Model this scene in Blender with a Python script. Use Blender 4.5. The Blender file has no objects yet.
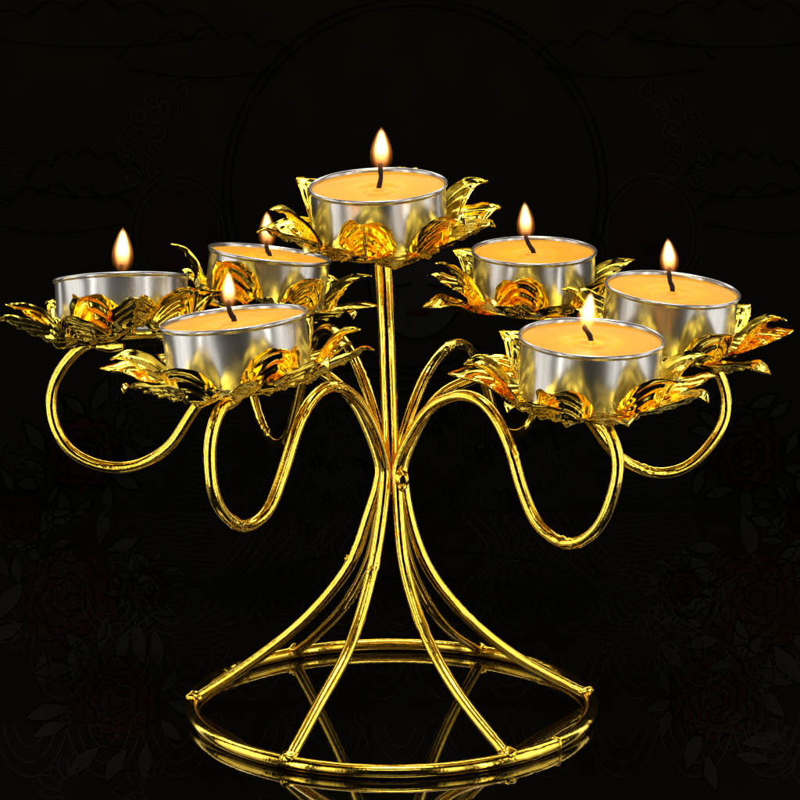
import bpy, math, random
from mathutils import Vector, Matrix, noise
random.seed(7)
PI = math.pi
R = math.radians
scn = bpy.context.scene
COL = scn.collection

# ------------------------------------------------------------------ camera
F = 2857.0                      # focal length in pixels of an 800 px frame
PITCH = R(12.4)
FWD = Vector((0, math.cos(PITCH), -math.sin(PITCH)))
UP = Vector((0, math.sin(PITCH), math.cos(PITCH)))
RT = Vector((1, 0, 0))
def ray(px, py):
    return (FWD + RT * ((px - 400) / F) + UP * ((400 - py) / F))
RING_R, RING_T = 0.0555, 0.0019
CAM = Vector((0, 0, RING_T)) - ray(391.5, 703.5).normalized() * 0.8
cd = bpy.data.cameras.new('camera')
cam = bpy.data.objects.new('camera', cd)
COL.objects.link(cam)
cam.location = CAM
cam.rotation_euler = (PI / 2 - PITCH, 0, 0)
cd.sensor_width = 36
cd.lens = F / 800 * 36
cd.clip_start = 0.01
cd.clip_end = 50
scn.camera = cam

def along(px, py, d):            # point at distance d down a sight line
    return CAM + ray(px, py).normalized() * d
def on_y(px, py, Y):
    r = ray(px, py)
    return CAM + r * ((Y - CAM.y) / r.y)
def on_az(px, py, az):           # sight line meets the vertical plane through the axis
    r = ray(px, py)
    s, c = math.sin(az), math.cos(az)
    t = -(CAM.x * s - CAM.y * c) / (r.x * s - r.y * c)
    return CAM + r * t
def on_z(px, py, Z):
    r = ray(px, py)
    return CAM + r * ((Z - CAM.z) / r.z)

# ------------------------------------------------------------------ materials
def new_mat(name):
    m = bpy.data.materials.new(name)
    m.use_nodes = True
    nt = m.node_tree
    return m, nt, nt.nodes['Principled BSDF'], nt.nodes['Material Output']
def noise_node(nt, scale, detail=3, rough=.5, vec=None):
    n = nt.nodes.new('ShaderNodeTexNoise')
    n.inputs['Scale'].default_value = scale
    n.inputs['Detail'].default_value = detail
    n.inputs['Roughness'].default_value = rough
    if vec: nt.links.new(vec, n.inputs['Vector'])
    return n
def ramp(nt, fac, stops):
    r = nt.nodes.new('ShaderNodeValToRGB')
    e = r.color_ramp.elements
    while len(e) < len(stops): e.new(.5)
    for k, (p, c) in enumerate(stops):
        e[k].position = p
        e[k].color = (*c, 1) if not isinstance(c, (int, float)) else (c, c, c, 1)
    nt.links.new(fac, r.inputs['Fac'])
    return r
def bump(nt, h, strength, dist, b):
    n = nt.nodes.new('ShaderNodeBump')
    n.inputs['Strength'].default_value = strength
    n.inputs['Distance'].default_value = dist
    nt.links.new(h, n.inputs['Height'])
    nt.links.new(n.outputs['Normal'], b.inputs['Normal'])
    return n

def gold(name, base, dark, rlo, rhi, bscale, bstr):
    m, nt, b, o = new_mat(name)
    tc = nt.nodes.new('ShaderNodeTexCoord')
    n = noise_node(nt, 260, 4, .6, tc.outputs['Object'])
    c = ramp(nt, n.outputs['Fac'], [(.35, dark), (.6, base)])
    nt.links.new(c.outputs['Color'], b.inputs['Base Color'])
    b.inputs['Metallic'].default_value = 1
    n2 = noise_node(nt, 420, 3, .6, tc.outputs['Object'])
    r = ramp(nt, n2.outputs['Fac'], [(.3, rlo), (.7, rhi)])
    nt.links.new(r.outputs['Color'], b.inputs['Roughness'])
    n3 = noise_node(nt, bscale, 3, .55, tc.outputs['Object'])
    bump(nt, n3.outputs['Fac'], bstr, .0004, b)
    return m
M_WIRE = gold('gold_plated_wire', (1.0, .67, .09), (.95, .58, .04), .09, .17, 700, .15)
M_PETAL = gold('gold_stamped_sheet', (1.0, .73, .09), (.95, .64, .05), .09, .18, 600, .10)

def aluminium():
    m, nt, b, o = new_mat('tealight_aluminium')
    tc = nt.nodes.new('ShaderNodeTexCoord')
    mp = nt.nodes.new('ShaderNodeMapping')
    mp.inputs['Scale'].default_value = (1, 1, .12)
    nt.links.new(tc.outputs['Object'], mp.inputs['Vector'])
    n = noise_node(nt, 700, 3, .6, mp.outputs['Vector'])
    c = ramp(nt, n.outputs['Fac'], [(.3, (.37, .36, .345)), (.7, (.46, .45, .43))])
    nt.links.new(c.outputs['Color'], b.inputs['Base Color'])
    b.inputs['Metallic'].default_value = .90
    n2 = noise_node(nt, 70, 2, .4, tc.outputs['Object'])
    r = ramp(nt, n2.outputs['Fac'], [(.3, .23), (.75, .28)])
    nt.links.new(r.outputs['Color'], b.inputs['Roughness'])
    n3 = noise_node(nt, 110, 1.5, .4, tc.outputs['Object'])
    bump(nt, n3.outputs['Fac'], .22, .0006, b)
    return m
M_ALU = aluminium()

def waxm():
    m, nt, b, o = new_mat('amber_wax')
    tc = nt.nodes.new('ShaderNodeTexCoord')
    n = noise_node(nt, 120, 4, .6, tc.outputs['Object'])
    c = ramp(nt, n.outputs['Fac'], [(.3, (.88, .29, .008)), (.7, (.95, .345, .012))])
    nt.links.new(c.outputs['Color'], b.inputs['Base Color'])
    b.inputs['Roughness'].default_value = .45
    b.inputs['Subsurface Weight'].default_value = .5
    b.inputs['Subsurface Radius'].default_value = (1, .5, .15)
    b.inputs['Subsurface Scale'].default_value = .003
    b.inputs['IOR'].default_value = 1.42
    b.inputs['Specular IOR Level'].default_value = .2
    n3 = noise_node(nt, 900, 3, .6, tc.outputs['Object'])
    bump(nt, n3.outputs['Fac'], .25, .0002, b)
    return m
M_WAX = waxm()

def plain(name, col, rough=.7, spec=.5, nscale=300, nlo=.6):
    m, nt, b, o = new_mat(name)
    tc = nt.nodes.new('ShaderNodeTexCoord')
    n = noise_node(nt, nscale, 4, .6, tc.outputs['Object'])
    c = ramp(nt, n.outputs['Fac'], [(.3, tuple(x * nlo for x in col)), (.7, col)])
    nt.links.new(c.outputs['Color'], b.inputs['Base Color'])
    b.inputs['Roughness'].default_value = rough
    b.inputs['Specular IOR Level'].default_value = spec
    return m
M_WICK = plain('charred_wick', (.02, .012, .007), .9, .2, 2500)

FL_PROF = [(0, 0), (.45, .0), (.74, .05), (.93, .16), (1.0, .28), (.97, .42), (.84, .57), (.66, .71), (.46, .83), (.27, .92), (.12, .975), (0, 1)]
def flame_mat(seed):
    m = bpy.data.materials.new('candle_flame')
    m.use_nodes = True
    nt = m.node_tree
    nt.nodes.clear()
    L = nt.links.new
    def mth(op, a, b=None):
        n = nt.nodes.new('ShaderNodeMath'); n.operation = op
        for i, x in enumerate((a, b)):
            if x is None: continue
            if isinstance(x, (int, float)): n.inputs[i].default_value = x
            else: L(x, n.inputs[i])
        return n.outputs[0]
    out = nt.nodes.new('ShaderNodeOutputMaterial')
    em = nt.nodes.new('ShaderNodeEmission')
    tc = nt.nodes.new('ShaderNodeTexCoord')
    sp = nt.nodes.new('ShaderNodeSeparateXYZ')
    L(tc.outputs['Generated'], sp.inputs[0])
    x = mth('MULTIPLY', mth('SUBTRACT', sp.outputs['X'], .5), 2)
    y = mth('MULTIPLY', mth('SUBTRACT', sp.outputs['Y'], .5), 2)
    r = mth('SQRT', mth('ADD', mth('MULTIPLY', x, x), mth('MULTIPLY', y, y)))
    pr = ramp(nt, sp.outputs['Z'], [(0, .45), (.05, .74), (.16, .93), (.28, 1.0), (.42, .97), (.57, .84), (.71, .66), (.83, .46), (.92, .27), (1, .03)])
    q = mth('DIVIDE', r, mth('MAXIMUM', pr.outputs['Color'], .03))
    core = ramp(nt, q, [(0, 1.0), (.45, .85), (.64, .32), (.77, .065), (.93, .05), (1, 0)])
    foot = ramp(nt, sp.outputs['Z'], [(0, .02), (.14, .07), (.30, .30), (.52, 1.0), (.86, .9), (.93, .25), (1, .06)])
    st = mth('MULTIPLY', mth('MULTIPLY', core.outputs['Color'], foot.outputs['Color']), 2600 + 300 * math.sin(seed))
    L(st, em.inputs['Strength'])
    c = ramp(nt, st, [(0, (1, .30, .04)), (1, (1, .30, .04))])
    mr = nt.nodes.new('ShaderNodeMapRange')
    L(st, mr.inputs['Value'])
    mr.inputs['From Min'].default_value = 80; mr.inputs['From Max'].default_value = 1800
    c2 = ramp(nt, mr.outputs['Result'], [(0, (1, .28, .04)), (.3, (1, .45, .12)), (1, (1, .58, .24))])
    L(c2.outputs['Color'], em.inputs['Color'])
    nt.nodes.remove(c)
    L(em.outputs[0], out.inputs['Volume'])
    return m

# black glass under the stand
def glass_floor():
    m, nt, b, o = new_mat('black_glass')
    tc = nt.nodes.new('ShaderNodeTexCoord')
    n0 = noise_node(nt, 25, 4, .6, tc.outputs['Object'])
    c = ramp(nt, n0.outputs['Fac'], [(.3, (.0022, .0019, .0011)), (.7, (.0029, .0025, .0015))])
    nt.links.new(c.outputs['Color'], b.inputs['Base Color'])
    b.inputs['Roughness'].default_value = .035
    b.inputs['IOR'].default_value = 1.95
    d = noise_node(nt, 1500, 2, .5, tc.outputs['Object'])
    r = ramp(nt, d.outputs['Fac'], [(.55, .03), (.8, .12)])
    nt.links.new(r.outputs['Color'], b.inputs['Roughness'])
    return m
M_FLOOR = glass_floor()
M_BACK = plain('dark_printed_cloth', (.0030, .0027, .0013), .9, 0, 60, .8)
M_INK = plain('black_ink', (.0010, .0009, .0006), .9, 0)
M_GREY = plain('grey_ink', (.0050, .0048, .0040), .9, 0, 60, .8)
M_RED = plain('dark_red_ink', (.0050, .0018, .0010), .9, 0, 60, .7)

# ------------------------------------------------------------------ mesh helpers
def link(name, verts, faces, mat, parent=None, smooth=True, kind=None):
    me = bpy.data.meshes.new(name)
    me.from_pydata([tuple(v) for v in verts], [], faces)
    me.update()
    if smooth: me.polygons.foreach_set('use_smooth', [True] * len(me.polygons))
    me.materials.append(mat)
    o = bpy.data.objects.new(name, me)
    COL.objects.link(o)
    if parent: o.parent = parent
    if kind: o['kind'] = kind
    return o
def catmull(pts, n=10):
    P = [Vector(p) for p in pts]
    P = [P[0] * 2 - P[1]] + P + [P[-1] * 2 - P[-2]]
    out = []
    for i in range(1, len(P) - 2):
        a, b, c, d = P[i-1:i+3]
        # centripetal parametrisation keeps bends round
        t0 = 0; t1 = t0 + max((b-a).length, 1e-7) ** .5; t2 = t1 + max((c-b).length, 1e-7) ** .5; t3 = t2 + max((d-c).length, 1e-7) ** .5
        for k in range(n):
            t = t1 + (t2 - t1) * k / n
            A1 = a*((t1-t)/(t1-t0)) + b*((t-t0)/(t1-t0)); A2 = b*((t2-t)/(t2-t1)) + c*((t-t1)/(t2-t1)); A3 = c*((t3-t)/(t3-t2)) + d*((t-t2)/(t3-t2))
            B1 = A1*((t2-t)/(t2-t0)) + A2*((t-t0)/(t2-t0)); B2 = A2*((t3-t)/(t3-t1)) + A3*((t-t1)/(t3-t1))
            out.append(B1*((t2-t)/(t2-t1)) + B2*((t-t1)/(t2-t1)))
    out.append(P[-2].copy())
    return out
def smooth_path(pts, it=3):
    for _ in range(it):
        pts = [pts[0]] + [(pts[i-1] + pts[i]*2 + pts[i+1]) / 4 for i in range(1, len(pts)-1)] + [pts[-1]]
    return pts
def tube(path, rad, seg=20, closed=False, rough=None, seed=0):
    n = len(path)
    verts, faces = [], []
    tan = []
    for i in range(n):
        a = path[(i-1) % n] if closed or i > 0 else path[0]
        b = path[(i+1) % n] if closed or i < n-1 else path[-1]
        tan.append((b - a).normalized())
    ref = Vector((0, 0, 1)) if abs(tan[0].z) < .9 else Vector((1, 0, 0))
    nrm = (ref - tan[0] * ref.dot(tan[0])).normalized()
    for i in range(n):
        nrm = (nrm - tan[i] * nrm.dot(tan[i])).normalized()
        bn = tan[i].cross(nrm)
        f = i / (n - 1)
        rr = rad(f) if callable(rad) else rad
        for k in range(seg):
            a = 2 * PI * k / seg
            d = nrm * math.cos(a) + bn * math.sin(a)
            p = path[i] + d * rr
            e = noise.noise(p * 160 + Vector((seed,)*3)) * .025
            if rough:
                w = sum(math.exp(-((f - c) / s) ** 2) for c, s in rough)
                e += min(w, 1) * (abs(noise.noise(p * 750)) * .38 - .06)
            verts.append(path[i] + d * rr * (1 + e))
    m = n if closed else n - 1
    for i in range(m):
        for k in range(seg):
            a, b = i * seg + k, i * seg + (k+1) % seg
            c, d = ((i+1) % n) * seg + (k+1) % seg, ((i+1) % n) * seg + k
            faces.append((a, b, c, d))
    if not closed:
        faces.append(tuple(range(seg))[::-1])
        faces.append(tuple((n-1) * seg + k for k in range(seg)))
    return verts, faces
def lathe(prof, seg=64, closed=False):
    verts, faces, rows = [], [], []
    for r, z in prof:
        if r < 1e-7:
            rows.append([len(verts)]); verts.append(Vector((0, 0, z)))
        else:
            rows.append([len(verts) + k for k in range(seg)])
            verts += [Vector((r * math.cos(2*PI*k/seg), r * math.sin(2*PI*k/seg), z)) for k in range(seg)]
    rs = list(zip(rows, rows[1:]))
    if closed: rs.append((rows[-1], rows[0]))
    for a, b in rs:
        for k in range(seg):
            q = [a[k % len(a)], a[(k+1) % len(a)], b[(k+1) % len(b)], b[k % len(b)]]
            u = []
            for x in q:
                if x not in u: u.append(x)
            if len(u) > 2: faces.append(tuple(u))
    return verts, faces
def blob(c, r, seed, sq=(1, 1, 1), nu=16, nv=10):
    verts, faces = [], []
    for j in range(nv + 1):
        th = PI * j / nv
        for i in range(nu):
            ph = 2 * PI * i / nu
            d = Vector((math.sin(th) * math.cos(ph), math.sin(th) * math.sin(ph), math.cos(th)))
            e = 1 + .35 * noise.noise(d * 1.7 + Vector((seed, seed * 2, 0)))
            verts.append(Vector(c) + Vector((d.x * sq[0], d.y * sq[1], d.z * sq[2])) * r * e)
    for j in range(nv):
        for i in range(nu):
            faces.append((j*nu+i, (j+1)*nu+i, (j+1)*nu+(i+1) % nu, j*nu+(i+1) % nu))
    return verts, faces
def empty(name, loc, label, cat, group=None):
    o = bpy.data.objects.new(name, None)
    o.empty_display_size = .01
    COL.objects.link(o)
    o.location = loc
    o['label'] = label; o['category'] = cat
    if group: o['group'] = group
    return o

# ------------------------------------------------------------------ where the seven holders are
# name: rim centre px, rim distance, apparent opening angle, lean left (deg), petal phase
HD = 0.037
CUP_H = 0.0165
def mk(px, py, w, s, roll, phase, d=None):
    d = d or HD * F / w
    e = math.degrees(PITCH) - math.degrees(math.atan((400 - py) / F))
    t = R(s - e); ro = R(roll)
    n = Vector((-math.sin(ro), -math.sin(t), 1)).normalized()
    q = Vector((0, 0, 1)).rotation_difference(n)
    c = along(px, py, d)
    return dict(px=px, py=py, d=d, n=n, q=q, rim=c, org=c - n * (CUP_H + .0006), phase=phase)
H = {
 'top': mk(378, 184.5, 138, 14.1, 2.2, -15, .766),
 'FL': mk(233.5, 317.8, 147.6, 9.0, 6, -35),
 'FR': mk(591.7, 337, 145.6, 15.4, -2, -22),
 'L':  mk(121, 278.5, 134, -5.5, 2.4, -12),
 'R':  mk(672.8, 288, 134.6, 14.3, -5, -30),
 'BL': mk(270, 253, 120.5, 6.6, -7, -22, .86),
 'BR': mk(534, 250, 124.6, 12.9, 0, -10),
}
for k, h in H.items():
    h['az'] = math.atan2(h['org'].y, h['org'].x)

# ------------------------------------------------------------------ candelabra
cb = empty('candelabra', (0, 0, 0), 'gold wire candelabra with seven lotus holders and round ring base on black glass', 'candelabra')
WR = .00162
ring = [Vector((RING_R * math.cos(2*PI*k/240), RING_R * math.sin(2*PI*k/240), RING_T)) for k in range(240)]
v, f = tube(ring, RING_T, 24, True, rough=[(.868, .012), (.10, .01), (.42, .02), (.955, .01)])
link('base_ring', v, f, M_WIRE, cb)

# legs, traced foot to waist
LEG = {
 'L': (178, [(194, 697), (237.5, 672), (305, 620), (352, 561.5), (368, 516.5), (378, 480)]),
 'FL': (241, [(291.5, 752), (318.5, 705.5), (350, 647), (372.5, 570.5), (381.5, 516), (386.5, 480)]),
 'FR': (304, [(501.5, 752), (456.5, 692), (425, 633.5), (405, 570.5), (399, 516.5), (398, 480)]),
 'R': (7, [(589.5, 697), (515, 656), (465.5, 615.5), (429.5, 570.5), (411.5, 525.5), (404.5, 482)]),
}
AX = Vector((0, 0, 0))
WAIST_Z = on_y(391, 480, 0).z
def prof(pts, az):
    out = []
    for p in pts:
        q = on_az(p[0], p[1], az)
        out.append((q.x * math.cos(az) + q.y * math.sin(az), q.z))
    return out
def from_prof(pr, az, rs=1, dz=0):
    return [Vector((r * rs * math.cos(az), r * rs * math.sin(az), z + dz)) for r, z in pr]
legs = {}
for k, (a, pts) in LEG.items():
    pr = prof(pts, R(a))
    pr[0] = (RING_R - .0006, RING_T * 1.35)
    pr = [(max(r, .0030), z) for r, z in pr]
    legs[k] = (R(a), pr)
for k, a, src in (('BR', 62, 'R'), ('BL', 121, 'L')):
    legs[k] = (R(a), [x for x in legs[src][1]])
# arms, traced waist to holder
ARM = {
 'FL': [(384.5, 452), (370, 420), (352, 395), (333, 386), (316, 395), (300, 420), (283, 473), (268, 510), (247, 526), (228, 518), (215, 498), (209.5, 460), (212, 432), (221, 408)],
 'FR': [(401, 455), (421.6, 418), (440, 401), (463, 395), (482, 402), (496, 418), (509.5, 445.6), (523, 492), (539.6, 526.6), (569.6, 544), (597, 529), (613.6, 492), (618, 459.5), (608, 430)],
 'L': [(372, 435), (358, 408), (340, 386), (310, 366), (280, 360), (245, 364), (215, 383), (192, 413), (168, 448), (130, 467), (92, 463), (66, 446), (52, 415), (54, 385), (70, 358), (92, 342)],
 'R': [(408, 440), (437, 398), (472, 379), (505, 368), (535, 372), (562, 388), (590, 420), (610, 448), (632, 465), (658, 473), (686, 467), (713, 441), (726, 413), (722, 381), (708, 360)],
}
arms = {}
for k, pts in ARM.items():
    arms[k] = prof(pts, H[k]['az'])
def arm_like(src, dst, peak_dz):
    rs = math.hypot(H[dst]['org'].x, H[dst]['org'].y) / math.hypot(H[src]['org'].x, H[src]['org'].y)
    return [(r * rs, z + peak_dz * min(1, max(0, (r - .004) / .02))) for r, z in arms[src]]
arms['BR'] = arm_like('FR', 'BR', .0035)
arms['BL'] = arm_like('FL', 'BL', .0030)
_pk = max(range(len(arms['BL']) - 4), key=lambda i: arms['BL'][i][1])
_pr, _pz = arms['BL'][_pk]
arms['BL'] = [(r, z) if i <= _pk else (_pr + (r - _pr) * .93, _pz - (_pz - z) * 1.45) for i, (r, z) in enumerate(arms['BL'])]
WAIST_AZ = {'L': 178, 'FL': 238, 'FR': 300, 'R': 0, 'BR': 60, 'BL': 120}
ROUGH = {'FL': [(.24, .03), (.36, .02), (.60, .02)], 'FR': [(.62, .04), (.45, .012)], 'L': [(.9, .03), (.12, .01)], 'R': [(.55, .03)], 'BL': [(.15, .02), (.6, .03)], 'BR': [(.25, .03)]}
for k in ('FL', 'FR', 'L', 'R', 'BL', 'BR'):
    az, pr = legs[k]
    P = from_prof(pr, az)
    wz = R(WAIST_AZ[k])
    wpt = Vector((.0033 * math.cos(wz), .0033 * math.sin(wz), WAIST_Z))
    hz = H[k]
    A = from_prof(arms[k], hz['az'])
    end = hz['org'] - hz['n'] * .0012
    d = (end - A[-1])
    P = P[:-1] + [wpt] + [wpt + Vector((0, 0, .005))] + A[1:] + [A[-1] + d * .55 + Vector((0, 0, -.001)), end]
    path = smooth_path(catmull(P, 14), 14)
    cut = min(range(len(path)), key=lambda i: abs(path[i].z - WAIST_Z) + (0 if i < len(path) * .5 else 9))
    nl = len(path) - 1
    rg = [(cut / nl * c, .012) for c in ((.0, .62) if k in ('L', 'FL') else (.0, .4))]
    rg += [((cut + c * (nl - cut)) / nl, w * (nl - cut) / nl) for c, w in ROUGH[k]]
    v, f = tube(path, WR, 20, rough=rg, seed=ord(k[0]))
    sg = 20
    lv, av = v[:(cut + 1) * sg], v[cut * sg:]
    link('leg', lv, [q for q in f if max(q) < len(lv)], M_WIRE, cb)
    link('arm', av, [tuple(x - cut * sg for x in q) for q in f if min(q) >= cut * sg], M_WIRE, cb)

# stem
top_end = H['top']['org'] - H['top']['n'] * .0008
sb = on_y(391, 492, .0003)
sm = on_y(390, 430, .0006)
st_top = on_y(382.8, 262, .0008); 
path = [sb, sm, st_top, top_end]
v, f = tube(catmull(path, 24), .00225, 24, rough=[(.4, .008)])
link('stem', v, f, M_WIRE, cb)
# weld beads
def bead(p, r, seed, sq=(1, 1, 1)):
    v, f = blob(p, r, seed, sq)
    link('weld_bead', v, f, M_WIRE, cb)
bead(on_y(402.5, 479, -.0048), .0019, 3, (1, .7, 1.3))
bead(on_y(402.5, 487, -.0052), .0013, 5)
for k, (az, pr) in legs.items():
    bead(Vector(((RING_R - .0006) * math.cos(az), (RING_R - .0006) * math.sin(az), RING_T * 1.7)), .0023, az, (1.1, 1.1, .75))
p = legs['L'][0], legs['L'][1][3]
bead(Vector((math.cos(p[0]) * (p[1][0] + .0012), math.sin(p[0]) * (p[1][0] + .0012), p[1][1] + .0008)), .0010, 2)
p = legs['FL'][0], legs['FL'][1][3]
bead(Vector((math.cos(p[0]) * (p[1][0] + .001), math.sin(p[0]) * (p[1][0] + .001) , p[1][1])), .0013, 8, (1, 1, .8))
a = R(322)   # collar where the ring wire meets itself
cl = [Vector((RING_R * math.cos(a + t), RING_R * math.sin(a + t), RING_T)) for t in (-.012, -.006, 0, .006, .012)]
v, f = tube(cl, lambda q: RING_T * (1.02 + .16 * math.sin(PI * q)), 20, rough=[(.5, .5)])
link('weld_bead', v, f, M_WIRE, cb)

# ---- lotus holders
def lerp_tab(tab, t):
    for (a, x), (b, y) in zip(tab, tab[1:]):
        if t <= b:
            k = (t - a) / (b - a)
            k = k * k * (3 - 2 * k) * .5 + k * .5
            return x + (y - x) * k
    return tab[-1][1]
def petal_mesh(inner, seed):
    rnd = random.Random(seed)
    j = lambda s: rnd.uniform(-s, s)
    if inner:
        P = [(.0095, .0002), (.0150, .0004), (.0196, .0022), (.0216, .0060), (.0236, .0100), (.0266, .0134 + j(.0006)), (.0300 + j(.001), .0142 + j(.0012))]
        W = .0080; CUPA = .34
    else:
        P = [(.0080, -.0006), (.0145, -.0008), (.0198, .0000), (.0245, .0020), (.0288, .0040 + j(.0006)), (.0325 + j(.001), .0052 + j(.001)), (.0352 + j(.0012), .0058 + j(.0014))]
        W = .0076; CUPA = .28
    tab = [(0, .5), (.15, .72), (.34, .96), (.5, 1.0), (.68, .87), (.84, .54), (.94, .24), (1, .02)]
    path = smooth_path(catmull([Vector((x, 0, z)) for x, z in P], 8), 4)
    NT, NU = 54, 24
    # resample by arc length
    L = [0]
    for a, b in zip(path, path[1:]): L.append(L[-1] + (b - a).length)
    def at(s):
        s *= L[-1]
        for i in range(len(L) - 1):
            if s <= L[i+1]:
                k = (s - L[i]) / max(L[i+1] - L[i], 1e-9)
                return path[i].lerp(path[i+1], k)
        return path[-1].copy()
    verts, faces = [], []
    twist = j(.10); bend = j(.0010); nr = rnd.uniform(6.0, 7.4); ph = rnd.random()
    A = .00027
    for i in range(NT + 1):
        t = i / NT
        c = at(t)
        tg = (at(min(1, t + .02)) - at(max(0, t - .02))).normalized()
        nm = Vector((-tg.z, 0, tg.x))            # towards axis / up
        w = W * lerp_tab(tab, t)
        sw = bend * t * t
        for k in range(NU + 1):
            u = 2 * k / NU - 1
            wob = 1 + .03 * noise.noise(Vector((t * 6, u, seed)))
            y = u * w * wob
            lift = CUPA * w * (.55 * abs(u) + .45 * u * u) * (1 - .25 * t)
            edge = 0
            ua = abs(u) * w / W
            q = t + .12 * ua + .36 * ua * ua
            q += .015 * noise.noise(Vector((t * 4, u * 3, seed * 1.7)))
            rid = math.sin(2 * PI * (q * nr + ph))
            rid = rid * (1.35 - .35 * rid * rid)
            env = min(1, max(0, (t - .12) / .15)) * (1 - min(1, max(0, abs(u) - .62) / .30)) * min(1, max(0, (.97 - t) / .10))
            d = A * rid * env - .0004 * math.exp(-(u / .09) ** 2) * env
            d += .0002 * (1 - .7 * t) * noise.noise(Vector((t * 4, u * 2, seed * 3.1)))
            d += .00035 * max(0, abs(u) - .88) / .12 * min(1, t * 4) 
            tw = twist * t * t * u * w
            verts.append(c + Vector((0, y + sw, 0)) + nm * (lift + edge + d + tw))
    for i in range(NT):
        for k in range(NU):
            a = i * (NU + 1) + k
            faces.append((a, a + NU + 1, a + NU + 2, a + 1))
    me = bpy.data.meshes.new('petal')
    me.from_pydata([tuple(v) for v in verts], [], faces)
    me.update()
    me.polygons.foreach_set('use_smooth', [True] * len(me.polygons))
    me.materials.append(M_PETAL)
    return me
OPEN = {'top': .03, 'FL': .10, 'L': .10, 'FR': .08, 'R': .06, 'BL': .0, 'BR': .05}
INN = [petal_mesh(True, s) for s in range(1, 7)]
OUT = [petal_mesh(False, s) for s in range(21, 29)]
dish_v, dish_f = lathe([(0, -.0014), (.006, -.0014), (.0125, -.0011), (.0160, -.0002), (.0172, .0009), (.0170, .0012), (.0158, .0003), (.012, -.0002), (0, -.0002)], 64)
dish_me = None
for k, h in H.items():
    if dish_me is None:
        dish = link('lotus_holder', dish_v, dish_f, M_PETAL, cb)
        dish_me = dish.data
    else:
        dish = bpy.data.objects.new('lotus_holder', dish_me)
        COL.objects.link(dish); dish.parent = cb
    dish.location = h['org']
    dish.rotation_mode = 'QUATERNION'
    dish.rotation_quaternion = h['q']
    rnd = random.Random(ord(k[0]) * 7 + len(k))
    for i in range(6):
        a = R(-90 + h['phase'] + 60 * i + rnd.uniform(-4, 4))
        p = bpy.data.objects.new('petal', INN[(i + rnd.randrange(6)) % 6])
        COL.objects.link(p); p.parent = dish
        p.rotation_euler = (rnd.uniform(-.12, .12), rnd.uniform(-.07, .07) + OPEN[k], a)
        p.scale = (1, rnd.uniform(.92, 1.04), 1)
    for i in range(8):
        a = R(-90 + h['phase'] + 30 + 45 * i + rnd.uniform(-5, 5))
        p = bpy.data.objects.new('petal', OUT[(i + rnd.randrange(8)) % 8])
        COL.objects.link(p); p.parent = dish
        p.rotation_euler = (rnd.choice((-1, 1)) * rnd.uniform(.04, .18), rnd.uniform(-.10, .08), a)
        p.scale = (1, rnd.uniform(.9, 1.05), 1)

# ------------------------------------------------------------------ tealights
LAB = {
 'top': 'lit amber tealight in the highest lotus holder, on top of the central stem',
 'FL': 'lit amber tealight in front left holder, lowest on the left, rim rising to right',
 'FR': 'lowest lit amber tealight, front right, wax wide open to view, short curved wick',
 'L': 'lit tealight at far left, tipped back, silver side hiding its wax and wick',
 'R': 'lit amber tealight in the holder farthest right, rim sloping down to the right',
 'BL': 'smallest looking lit tealight, rear left, half hidden behind the front left one',
 'BR': 'lit amber tealight with level rim, rear right, behind the lowest front right one',
}
# wick base px, wick tip px, flame tip px, flame height px
WK = {
 'top': ((380, 195), (383, 169), (382, 132), 22),
 'FL': ((231, 326), (226, 304), (227, 270), 19),
 'FR': ((588, 347), (582, 331), (586, 296), 20),
 'L': ((122, 284), (124, 270), (124, 230), 21),
 'R': ((673, 296), (671, 271), (669, 239), 20),
 'BL': ((263, 259), (261, 243), (260, 211), 18),
 'BR': ((533.5, 257), (526, 236), (526, 204), 19),
}
hb = .0
alu_prof = [(0, 0), (.0150, 0), (.0170, .0004), (.0178, .0010), (.0180, .0018), (.01803, .0022), (.01806, .005), (.01809, .008), (.01812, .011), (.01815, .014), (.01816, CUP_H - .0016), (.01817, CUP_H - .0012), (.01821, CUP_H - .00095), (.01845, CUP_H - .0009), (.0187, CUP_H - .0005), (.0187, CUP_H - .0001), (.01845, CUP_H + .0002), (.0181, CUP_H + .0001), (.0179, CUP_H - .0004), (.0178, CUP_H - .003), (.0175, .002), (.0165, .0008), (0, .0008)]
cup_v, cup_f = lathe(alu_prof, 96)
cup_v = [v + Vector((v.x, v.y, 0)).normalized() * (.00016 * noise.noise(v * 120)) if v.xy.length > .01 else v for v in cup_v]
WZ = CUP_H - .0013
wax_v, wax_f = lathe([(0, .001), (.0165, .001), (.0172, .0022), (.01765, WZ - .001), (.01770, WZ + .0004), (.0174, WZ + .00015), (.0168, WZ), (.013, WZ - .0001), (.0085, WZ - .00015), (.0076, WZ - .0002), (.0068, WZ - .0009), (.0056, WZ - .0011), (.0040, WZ - .0010), (.0034, WZ - .0004), (.0026, WZ - .0002), (.0020, WZ - .0005), (.0015, WZ - .0003), (.0010, WZ + .0003), (0, WZ + .0005)], 96)
cup_me = wax_me = None
FV = {'top': (1, 1.02, .0003), 'FL': (.95, .97, -.0004), 'FR': (1.04, 1.06, .0003), 'L': (1.0, .98, .0004), 'R': (.92, .98, -.0003), 'BL': (.95, 1.0, .0002), 'BR': (.93, 1.04, -.0006)}
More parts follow.
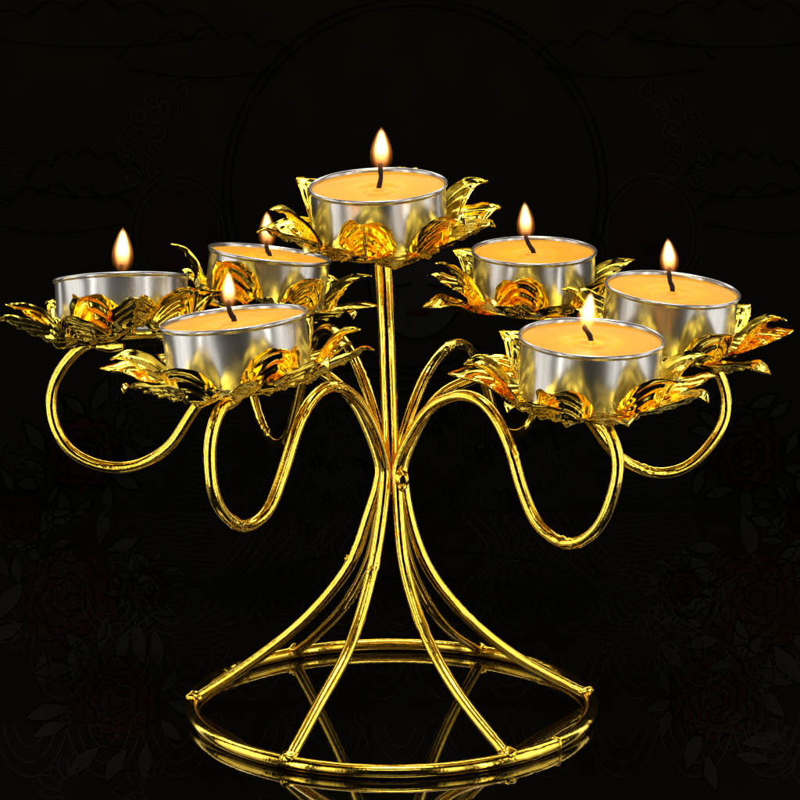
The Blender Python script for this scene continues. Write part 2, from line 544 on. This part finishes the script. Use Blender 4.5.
for k, h in H.items():
    t = empty('tealight', h['org'] + h['n'] * .0006, LAB[k], 'tealight', 'tealights in the lotus holders')
    t.rotation_mode = 'QUATERNION'
    t.rotation_quaternion = h['q']
    if cup_me is None:
        o = link('metal_cup', cup_v, cup_f, M_ALU, t); cup_me = o.data
        o = link('wax', wax_v, wax_f, M_WAX, t); wax_me = o.data
    else:
        for nm, me in (('metal_cup', cup_me), ('wax', wax_me)):
            o = bpy.data.objects.new(nm, me); COL.objects.link(o); o.parent = t
            o.rotation_euler = (0, 0, random.uniform(0, 6))
    qi = h['q'].inverted()
    T0 = t.location
    dc = (h['rim'] - CAM).length / F
    wb, wt, ft, fw = WK[k]
    base = h['rim'] - h['n'] * .0016
    def off(p, q):                # picture-plane step turned into metres at this candle
        return (RT * (q[0] - p[0]) + UP * (p[1] - q[1])) * dc
    if k != 'L':
        tip = base + off(wb, wt)
    else:
        tip = base + Vector((.0004, 0, .0052))
    mid = (base + tip) / 2 + RT * random.choice((-1, 1)) * .0003
    q1 = base.lerp(tip, .25) + RT * .0002
    pth = catmull([base - Vector((0, 0, .001)), base, q1, mid, tip + RT * (-.0002), tip + Vector((.0002, 0, .0003))], 6)
    v, f = tube([qi @ (p - T0) for p in pth], lambda s: .00070 - .00012 * s, 12, rough=[(.7, .5)], seed=3)
    link('wick', v, f, M_WICK, t)
    # flame: a glowing gas volume standing upright above the wick
    fh = (wt[1] - ft[1]) * dc + .0016
    fr = fw * dc / 2
    lean = (ft[0] - wt[0]) * dc
    v, f = lathe([(r * fr * 1.08 * FV[k][0], z * fh * FV[k][1]) for r, z in FL_PROF], 40)
    fo = link('flame', v, f, flame_mat(ord(k[0]) + len(k)), t)
    fo.rotation_mode = 'QUATERNION'
    fo.rotation_quaternion = qi @ Vector((0, 0, 1)).rotation_difference(Vector((lean + FV[k][2], 0, fh)).normalized())
    fo.location = qi @ (tip - Vector((0, 0, .0016)) - T0)
    ld = bpy.data.lights.new('candle_glow', 'POINT')
    ld.energy = .0030
    ld.color = (1, .66, .32)
    ld.shadow_soft_size = .0012
    lo = bpy.data.objects.new('candle_glow', ld)
    COL.objects.link(lo)
    lo.parent = fo
    lo.location = (0, 0, fh * .42)

# ------------------------------------------------------------------ setting
BY = .22
def slab(name, x0, x1, y0, y1, z0, z1, mat):
    v = [(x, y, z) for z in (z0, z1) for y in (y0, y1) for x in (x0, x1)]
    return link(name, v, [(0, 2, 3, 1), (4, 5, 7, 6), (0, 1, 5, 4), (2, 6, 7, 3), (0, 4, 6, 2), (1, 3, 7, 5)], mat, smooth=False, kind='structure')
fl = slab('floor', -.20, .20, -.13, BY - .0005, -.008, 0, M_FLOOR)
fl['label'] = 'black glass surface mirroring the ring base'
bk = slab('backdrop', -.32, .32, BY, BY + .004, -.02, .25, M_BACK)
bk['label'] = 'almost black cloth printed with a faint pattern of halo, flowers and clouds'
M_DISC = plain('faded_brown_ink', (.0036, .0019, .0012), .9, 0, 60, .7)
def wallpt(px, py): 
    p = on_y(px, py, BY); return p
SC = (BY - CAM.y) / F
SEAM = 400 + F * math.tan(math.atan2(CAM.z, BY - CAM.y) - PITCH)
M_GL = {}
def glassy(mat):
    if mat.name not in M_GL:
        c = {'black_ink': (.0008, .0007, .0005), 'grey_ink': (.0066, .0062, .0048), 'dark_red_ink': (.0060, .0018, .0010), 'dark_printed_cloth': (.0028, .0024, .0015), 'faded_brown_ink': (.003, .0016, .001)}[mat.name]
        g = plain(mat.name + '_under_glass', c, .035, .5, 60, .8)
        g.node_tree.nodes['Principled BSDF'].inputs['IOR'].default_value = 1.95
        M_GL[mat.name] = g
    return M_GL[mat.name]
def ribbons(name, lines, mat, width=1.6, z=.0006):
    out = {0: ([], []), 1: ([], [])}
    for ln in lines:
        runs, cur, side = [], [], None
        for p in ln:
            sd = 1 if p[1] > SEAM + .5 else (0 if p[1] < SEAM - .5 else None)
            if sd is None or sd != side:
                if len(cur) > 1: runs.append((side, cur))
                cur = []
            side = sd
            if sd is not None: cur.append(p)
        if len(cur) > 1: runs.append((side, cur))
        for sd, run in runs:
            verts, faces = out[sd]
            b0 = len(verts)
            for i, p in enumerate(run):
                a = run[max(i-1, 0)]; b = run[min(i+1, len(run)-1)]
                dx, dy = b[0] - a[0], b[1] - a[1]
                l = math.hypot(dx, dy) or 1
                hw = width / 2 * (.6 + .5 * abs(math.sin(i * .37)))
                for s_ in (-1, 1):
                    qx, qy = p[0] - dy / l * hw * s_, p[1] + dx / l * hw * s_
                    if sd == 0:
                        w = on_y(qx, min(qy, SEAM - .2), BY - z); verts.append(w)
                    else:
                        verts.append(on_z(qx, max(qy, SEAM + .4), z * .07))
            for i in range(len(run) - 1):
                a = b0 + 2 * i
                faces.append((a, a + 1, a + 3, a + 2))
    for sd, par, mt in ((0, bk, mat), (1, fl, glassy(mat))):
        if out[sd][0]: link(name, out[sd][0], out[sd][1], mt, par, smooth=False)
def clip_poly(pl, keep_above):
    y0 = SEAM - .5 if keep_above else SEAM + .5
    ins = (lambda p: p[1] <= y0) if keep_above else (lambda p: p[1] >= y0)
    res = []
    for i, p in enumerate(pl):
        q = pl[i - 1]
        if ins(p) != ins(q):
            k = (y0 - q[1]) / (p[1] - q[1]); res.append((q[0] + (p[0] - q[0]) * k, y0))
        if ins(p): res.append(p)
    return res
def fills(name, polys, mat, z=.0003):
    for sd, par, mt in ((0, bk, mat), (1, fl, glassy(mat))):
        verts, faces = [], []
        for i, pl in enumerate(polys):
            pl = clip_poly(pl, sd == 0)
            if len(pl) < 3: continue
            b = len(verts)
            for p in pl:
                verts.append(on_y(p[0], p[1], BY - z - i * .000004) if sd == 0 else on_z(p[0], p[1], z * .04 + i * .0000008))
            faces.append(tuple(range(b, b + len(pl))))
        if verts: link(name, verts, faces, mt, par, smooth=False)
def circ(cx, cy, r, a0=0, a1=360, n=60, ry=None, wob=0, lobes=0):
    ry = ry or r
    return [(cx + (r * (1 + wob * abs(math.sin(lobes * R(a) / 2)))) * math.cos(R(a)), cy - ry * (1 + wob * abs(math.sin(lobes * R(a) / 2))) * math.sin(R(a))) for a in [a0 + (a1 - a0) * i / n for i in range(n + 1)]]
def spiral(cx, cy, r, turns=1.7, s=1, n=36, ph=0):
    return [(cx + r * (1 - i / n) * math.cos(ph + s * i / n * turns * 2 * PI), cy + r * (1 - i / n) * math.sin(ph + s * i / n * turns * 2 * PI)) for i in range(n)]
rn = random.Random(5)
# halo and mandorla
ribbons('printed_halo', [circ(415, 190, 192, n=120), circ(415, 190, 184, n=120)], M_INK, 2.0)
for sx in (-1, 1):
    cx = 415 + sx * 235
    fills('printed_disc', [circ(cx, 235, 36, ry=44)], M_DISC)
    ribbons('printed_disc', [circ(cx, 235, 44, ry=54), circ(cx, 235, 50, ry=61)], M_GREY, 1.2)
    sc = []
    for i in (0, 1, 2, 3, 4, 10, 11, 12, 13, 14, 15):
        sc.append(spiral(415 + sx * (232 + 30 * math.sin(i * .55)), 90 + i * 20, 9 + rn.random() * 4, 1.6, sx, ph=i))
        sc.append(spiral(415 + sx * (262 + 26 * math.sin(i * .55)), 98 + i * 20, 8 + rn.random() * 4, 1.6, -sx, ph=i))
    ribbons('printed_scrolls', sc, M_GREY, 1.3)
    # rays
    rays = []
    for i in range(46):
        yy = 395 + i * 5.4
        x0 = 415 + sx * (150 + 45 * math.sin(i * .06)); x1 = 415 + sx * (280 - abs(i - 20) * 1.6)
        rays.append([(x0 + (x1 - x0) * t / 12, yy + 3.4 * math.sin(t * 1.1 + i) * .5 + (t / 12) * (i - 22) * .9) for t in range(13)])
    ribbons('printed_rays', rays, M_GREY, .9)
    rays = []
    for i in range(40):
        a = R(-75 + i * 4)
        rays.append([(415 + sx * (470 - (20 + 5.5 * t) * math.cos(a)), 160 - (20 + 5.5 * t) * math.sin(a) + math.sin(t * 1.6) * 1.3) for t in range(12)])
    ribbons('printed_rays', rays, M_GREY, .8)
    # clouds
    cl = []
    for (x, y, w) in ((320, 30, 120), (210, 60, 90), (360, 215, 80), (330, 180, 60)):
        cl.append([(415 + sx * (x - w + 2 * w * t / 50), y - abs(math.sin(t * .32)) * 12 - 20 * math.sin(PI * t / 50)) for t in range(51)])
        cl.append([(415 + sx * (x - w * .9 + 1.8 * w * t / 50), y + 8 + 10 * math.sin(PI * t / 50)) for t in range(51)])
    ribbons('printed_clouds', cl, M_INK, 1.7)
    # peonies and leaves
    for (x, y, r_) in ((345, 600, 50), (330, 455, 38), (300, 700, 44), (395, 520, 30), (265, 590, 22)):
        x = 415 + sx * x; r_ *= 1.0
        fills('printed_flower', [circ(x, y, r_ * .86, wob=.16, lobes=9, n=90)], M_RED, .0003)
        ls = []
        for q in (1, .78, .56, .36, .18):
            ls.append(circ(x + rn.uniform(-3, 3), y + rn.uniform(-3, 3), r_ * .86 * q, wob=.20, lobes=int(4 + q * 6), n=90))
        ribbons('printed_flower', ls, M_INK, 2.0)
        lv, lo_ = [], []
        for i in range(13):
            a = i / 13 * 2 * PI + rn.random() * .3
            d = r_ * rn.uniform(1.2, 1.65); L_ = r_ * rn.uniform(.35, .55)
            cx, cy = x + d * math.cos(a), y + d * math.sin(a)
            b = a + rn.uniform(-.9, .9)
            pl = []
            for q in range(17):
                s = q / 16
                pl.append((cx + (s - .5) * 2 * L_ * math.cos(b) - L_ * .42 * math.sin(PI * s) * math.sin(b), cy + (s - .5) * 2 * L_ * math.sin(b) + L_ * .42 * math.sin(PI * s) * math.cos(b)))
            for q in range(16, -1, -1):
                s = q / 16
                pl.append((cx + (s - .5) * 2 * L_ * math.cos(b) + L_ * .30 * math.sin(PI * s) * math.sin(b), cy + (s - .5) * 2 * L_ * math.sin(b) - L_ * .30 * math.sin(PI * s) * math.cos(b)))
            lv.append(pl); lo_.append(pl + [pl[0]])
        fills('printed_leaves', lv, M_GREY, .00025 if sx < 0 else .00027)
        ribbons('printed_leaves', lo_, M_INK, 1.6, .00045)
# seated robed figure, only a breath lighter than the cloth
fills('printed_figure', [[(360, 345), (475, 345), (545, 400), (570, 520), (620, 600), (560, 640), (290, 640), (210, 600), (265, 520), (290, 400)]], M_BACK, .00035)
fills('printed_figure', [circ(417, 275, 48, ry=63)], M_GREY, .00042)
ribbons('printed_figure', [circ(417, 275, 49, ry=64), circ(398, 282, 13, 200, 340, 14, ry=4), circ(440, 282, 13, 200, 340, 14, ry=4),
   circ(417, 345, 52, 190, 350, 30, ry=22), circ(417, 365, 66, 190, 350, 30, ry=28),
   [(360, 345), (300, 390), (280, 450), (265, 520), (240, 580)], [(475, 345), (535, 390), (560, 450), (570, 520), (600, 580)],
   circ(417, 600, 180, 10, 170, 50, ry=50), circ(417, 620, 160, 10, 170, 50, ry=42)], M_INK, 2.2)
fills('printed_figure', [circ(418, 313, 12, ry=3.5)], M_RED, .0006)
dots = []
for i in range(90):
    a = rn.uniform(0, 2 * PI)
    dots.append(circ(rn.uniform(300, 540), rn.uniform(380, 560), rn.uniform(3, 6), n=10))
ribbons('printed_beads', dots, M_INK, 1.3, .0007)

ls = []
for row, (yy, n_, ww, hh) in enumerate(((600, 11, 58, 34), (655, 12, 64, 44), (725, 11, 74, 52))):
    for i in range(n_):
        x = 400 + (i - (n_ - 1) / 2) * ww + row % 2 * 14
        for q in (1, .72, .42):
            ls.append([(x + ww * .5 * q * math.cos(PI * t / 24), yy + hh * q * math.sin(PI * t / 24) ** 1.4) for t in range(25)])
        ls.append(spiral(x + ww * .5, yy - 6, 9, 1.5, 1 if i % 2 else -1, ph=i))
ribbons('printed_lotus_throne', ls, M_GREY, 1.5, .0007)
# loose foliage filling the sides, folds of drapery in the middle
lv = []; lo_ = []
for sx in (-1, 1):
    for c in range(16):
        cx = 400 + sx * rn.uniform(235, 400); cy = rn.uniform(420, 800)
        a0 = rn.uniform(0, 6)
        for i in range(7):
            a = a0 + i * .42; L_ = rn.uniform(15, 24); d = 12 + L_ * .6
            x, y = cx + d * math.cos(a), cy + d * math.sin(a)
            ux, uy = math.cos(a + .25), math.sin(a + .25)
            pl = [(x + (q / 12 - .5) * 2 * L_ * .6 * ux - L_ * .30 * math.sin(PI * q / 12) * uy, y + (q / 12 - .5) * 2 * L_ * .6 * uy + L_ * .30 * math.sin(PI * q / 12) * ux) for q in range(13)]
            pl += [(x + (q / 12 - .5) * 2 * L_ * .6 * ux + L_ * .22 * math.sin(PI * q / 12) * uy, y + (q / 12 - .5) * 2 * L_ * .6 * uy - L_ * .22 * math.sin(PI * q / 12) * ux) for q in range(11, 0, -1)]
            lv.append(pl[::1]); lo_.append(pl + [pl[0]])
ribbons('printed_foliage', lo_, M_GREY, 1.3, .00050)
folds = []
for sx in (-1, 1):
    for i in range(9):
        x0 = 415 + sx * (40 + i * 13)
        folds.append([(x0 + sx * (t * t * .16 * (1 + i * .12)) + 3 * math.sin(t * .5 + i), 395 + i * 7 + t * 8.5) for t in range(25)])
    for i in range(6):
        folds.append([(415 + sx * (60 + i * 10 + 14 * math.sin(t * .42 + i * .3)), 440 + t * 6) for t in range(26)])
        folds.append(spiral(415 + sx * (150 + rn.uniform(-30, 30)), 430 + i * 26, 10, 1.6, sx, ph=i))
for i in range(40):
    folds.append(circ(415 + rn.choice((-1, 1)) * rn.uniform(50, 125), rn.uniform(390, 520), rn.uniform(2.5, 5), n=10, ry=rn.uniform(4, 7)))
ribbons('printed_drapery', folds, M_GREY, 1.2, .00055)

# ------------------------------------------------------------------ lamps
def area(name, loc, aim, sx, sy, e, col=(1, 1, 1)):
    l = bpy.data.lights.new(name, 'AREA')
    l.shape = 'RECTANGLE'; l.size = sx; l.size_y = sy; l.energy = e; l.color = col
    o = bpy.data.objects.new(name, l)
    COL.objects.link(o)
    o.location = loc
    o.rotation_euler = (Vector(aim) - Vector(loc)).to_track_quat('-Z', 'Y').to_euler()
    return o
C0 = (0, 0, .11)
def panel(azd, dist, z, wd, ht, L, col=(1, .98, .94), aim=C0):   # azimuth from the camera side, L = radiance
    a = R(azd)
    area('softbox', (math.sin(a) * dist, -math.cos(a) * dist, z), aim, wd, ht, L * PI * wd * ht, col)
panel(-33, .80, .05, .16, .9, 2.1)
panel(-50, .78, .05, .06, .9, 10)
panel(-86, .75, .12, .46, .9, 2.2)
panel(33, .80, .05, .16, .9, 2.1)
panel(51, .78, .05, .06, .9, 10)
panel(84, .75, .12, .46, .9, 2.2)
panel(-132, .80, .35, .34, .9, 2.6)
panel(132, .80, .35, .34, .9, 2.6)
area('softbox', (0, -.12, .95), C0, .5, .40, 9.4 * PI * .20)
area('softbox', (0, -.85, .75), C0, .5, .22, 2.2 * PI * .11)
area('softbox', (0, .55, .66), C0, .9, .30, 4.0 * PI * .27)
w = bpy.data.worlds.new('World')
scn.world = w
w.use_nodes = True
w.node_tree.nodes['Background'].inputs[0].default_value = (0, 0, 0, 1)
w.node_tree.nodes['Background'].inputs[1].default_value = 0
scn.render.engine = 'CYCLES'
scn.cycles.max_bounces = 10
scn.cycles.glossy_bounces = 8
scn.view_settings.view_transform = 'Standard'
scn.view_settings.look = 'None'
scn.view_settings.exposure = 0
scn.view_settings.gamma = 1
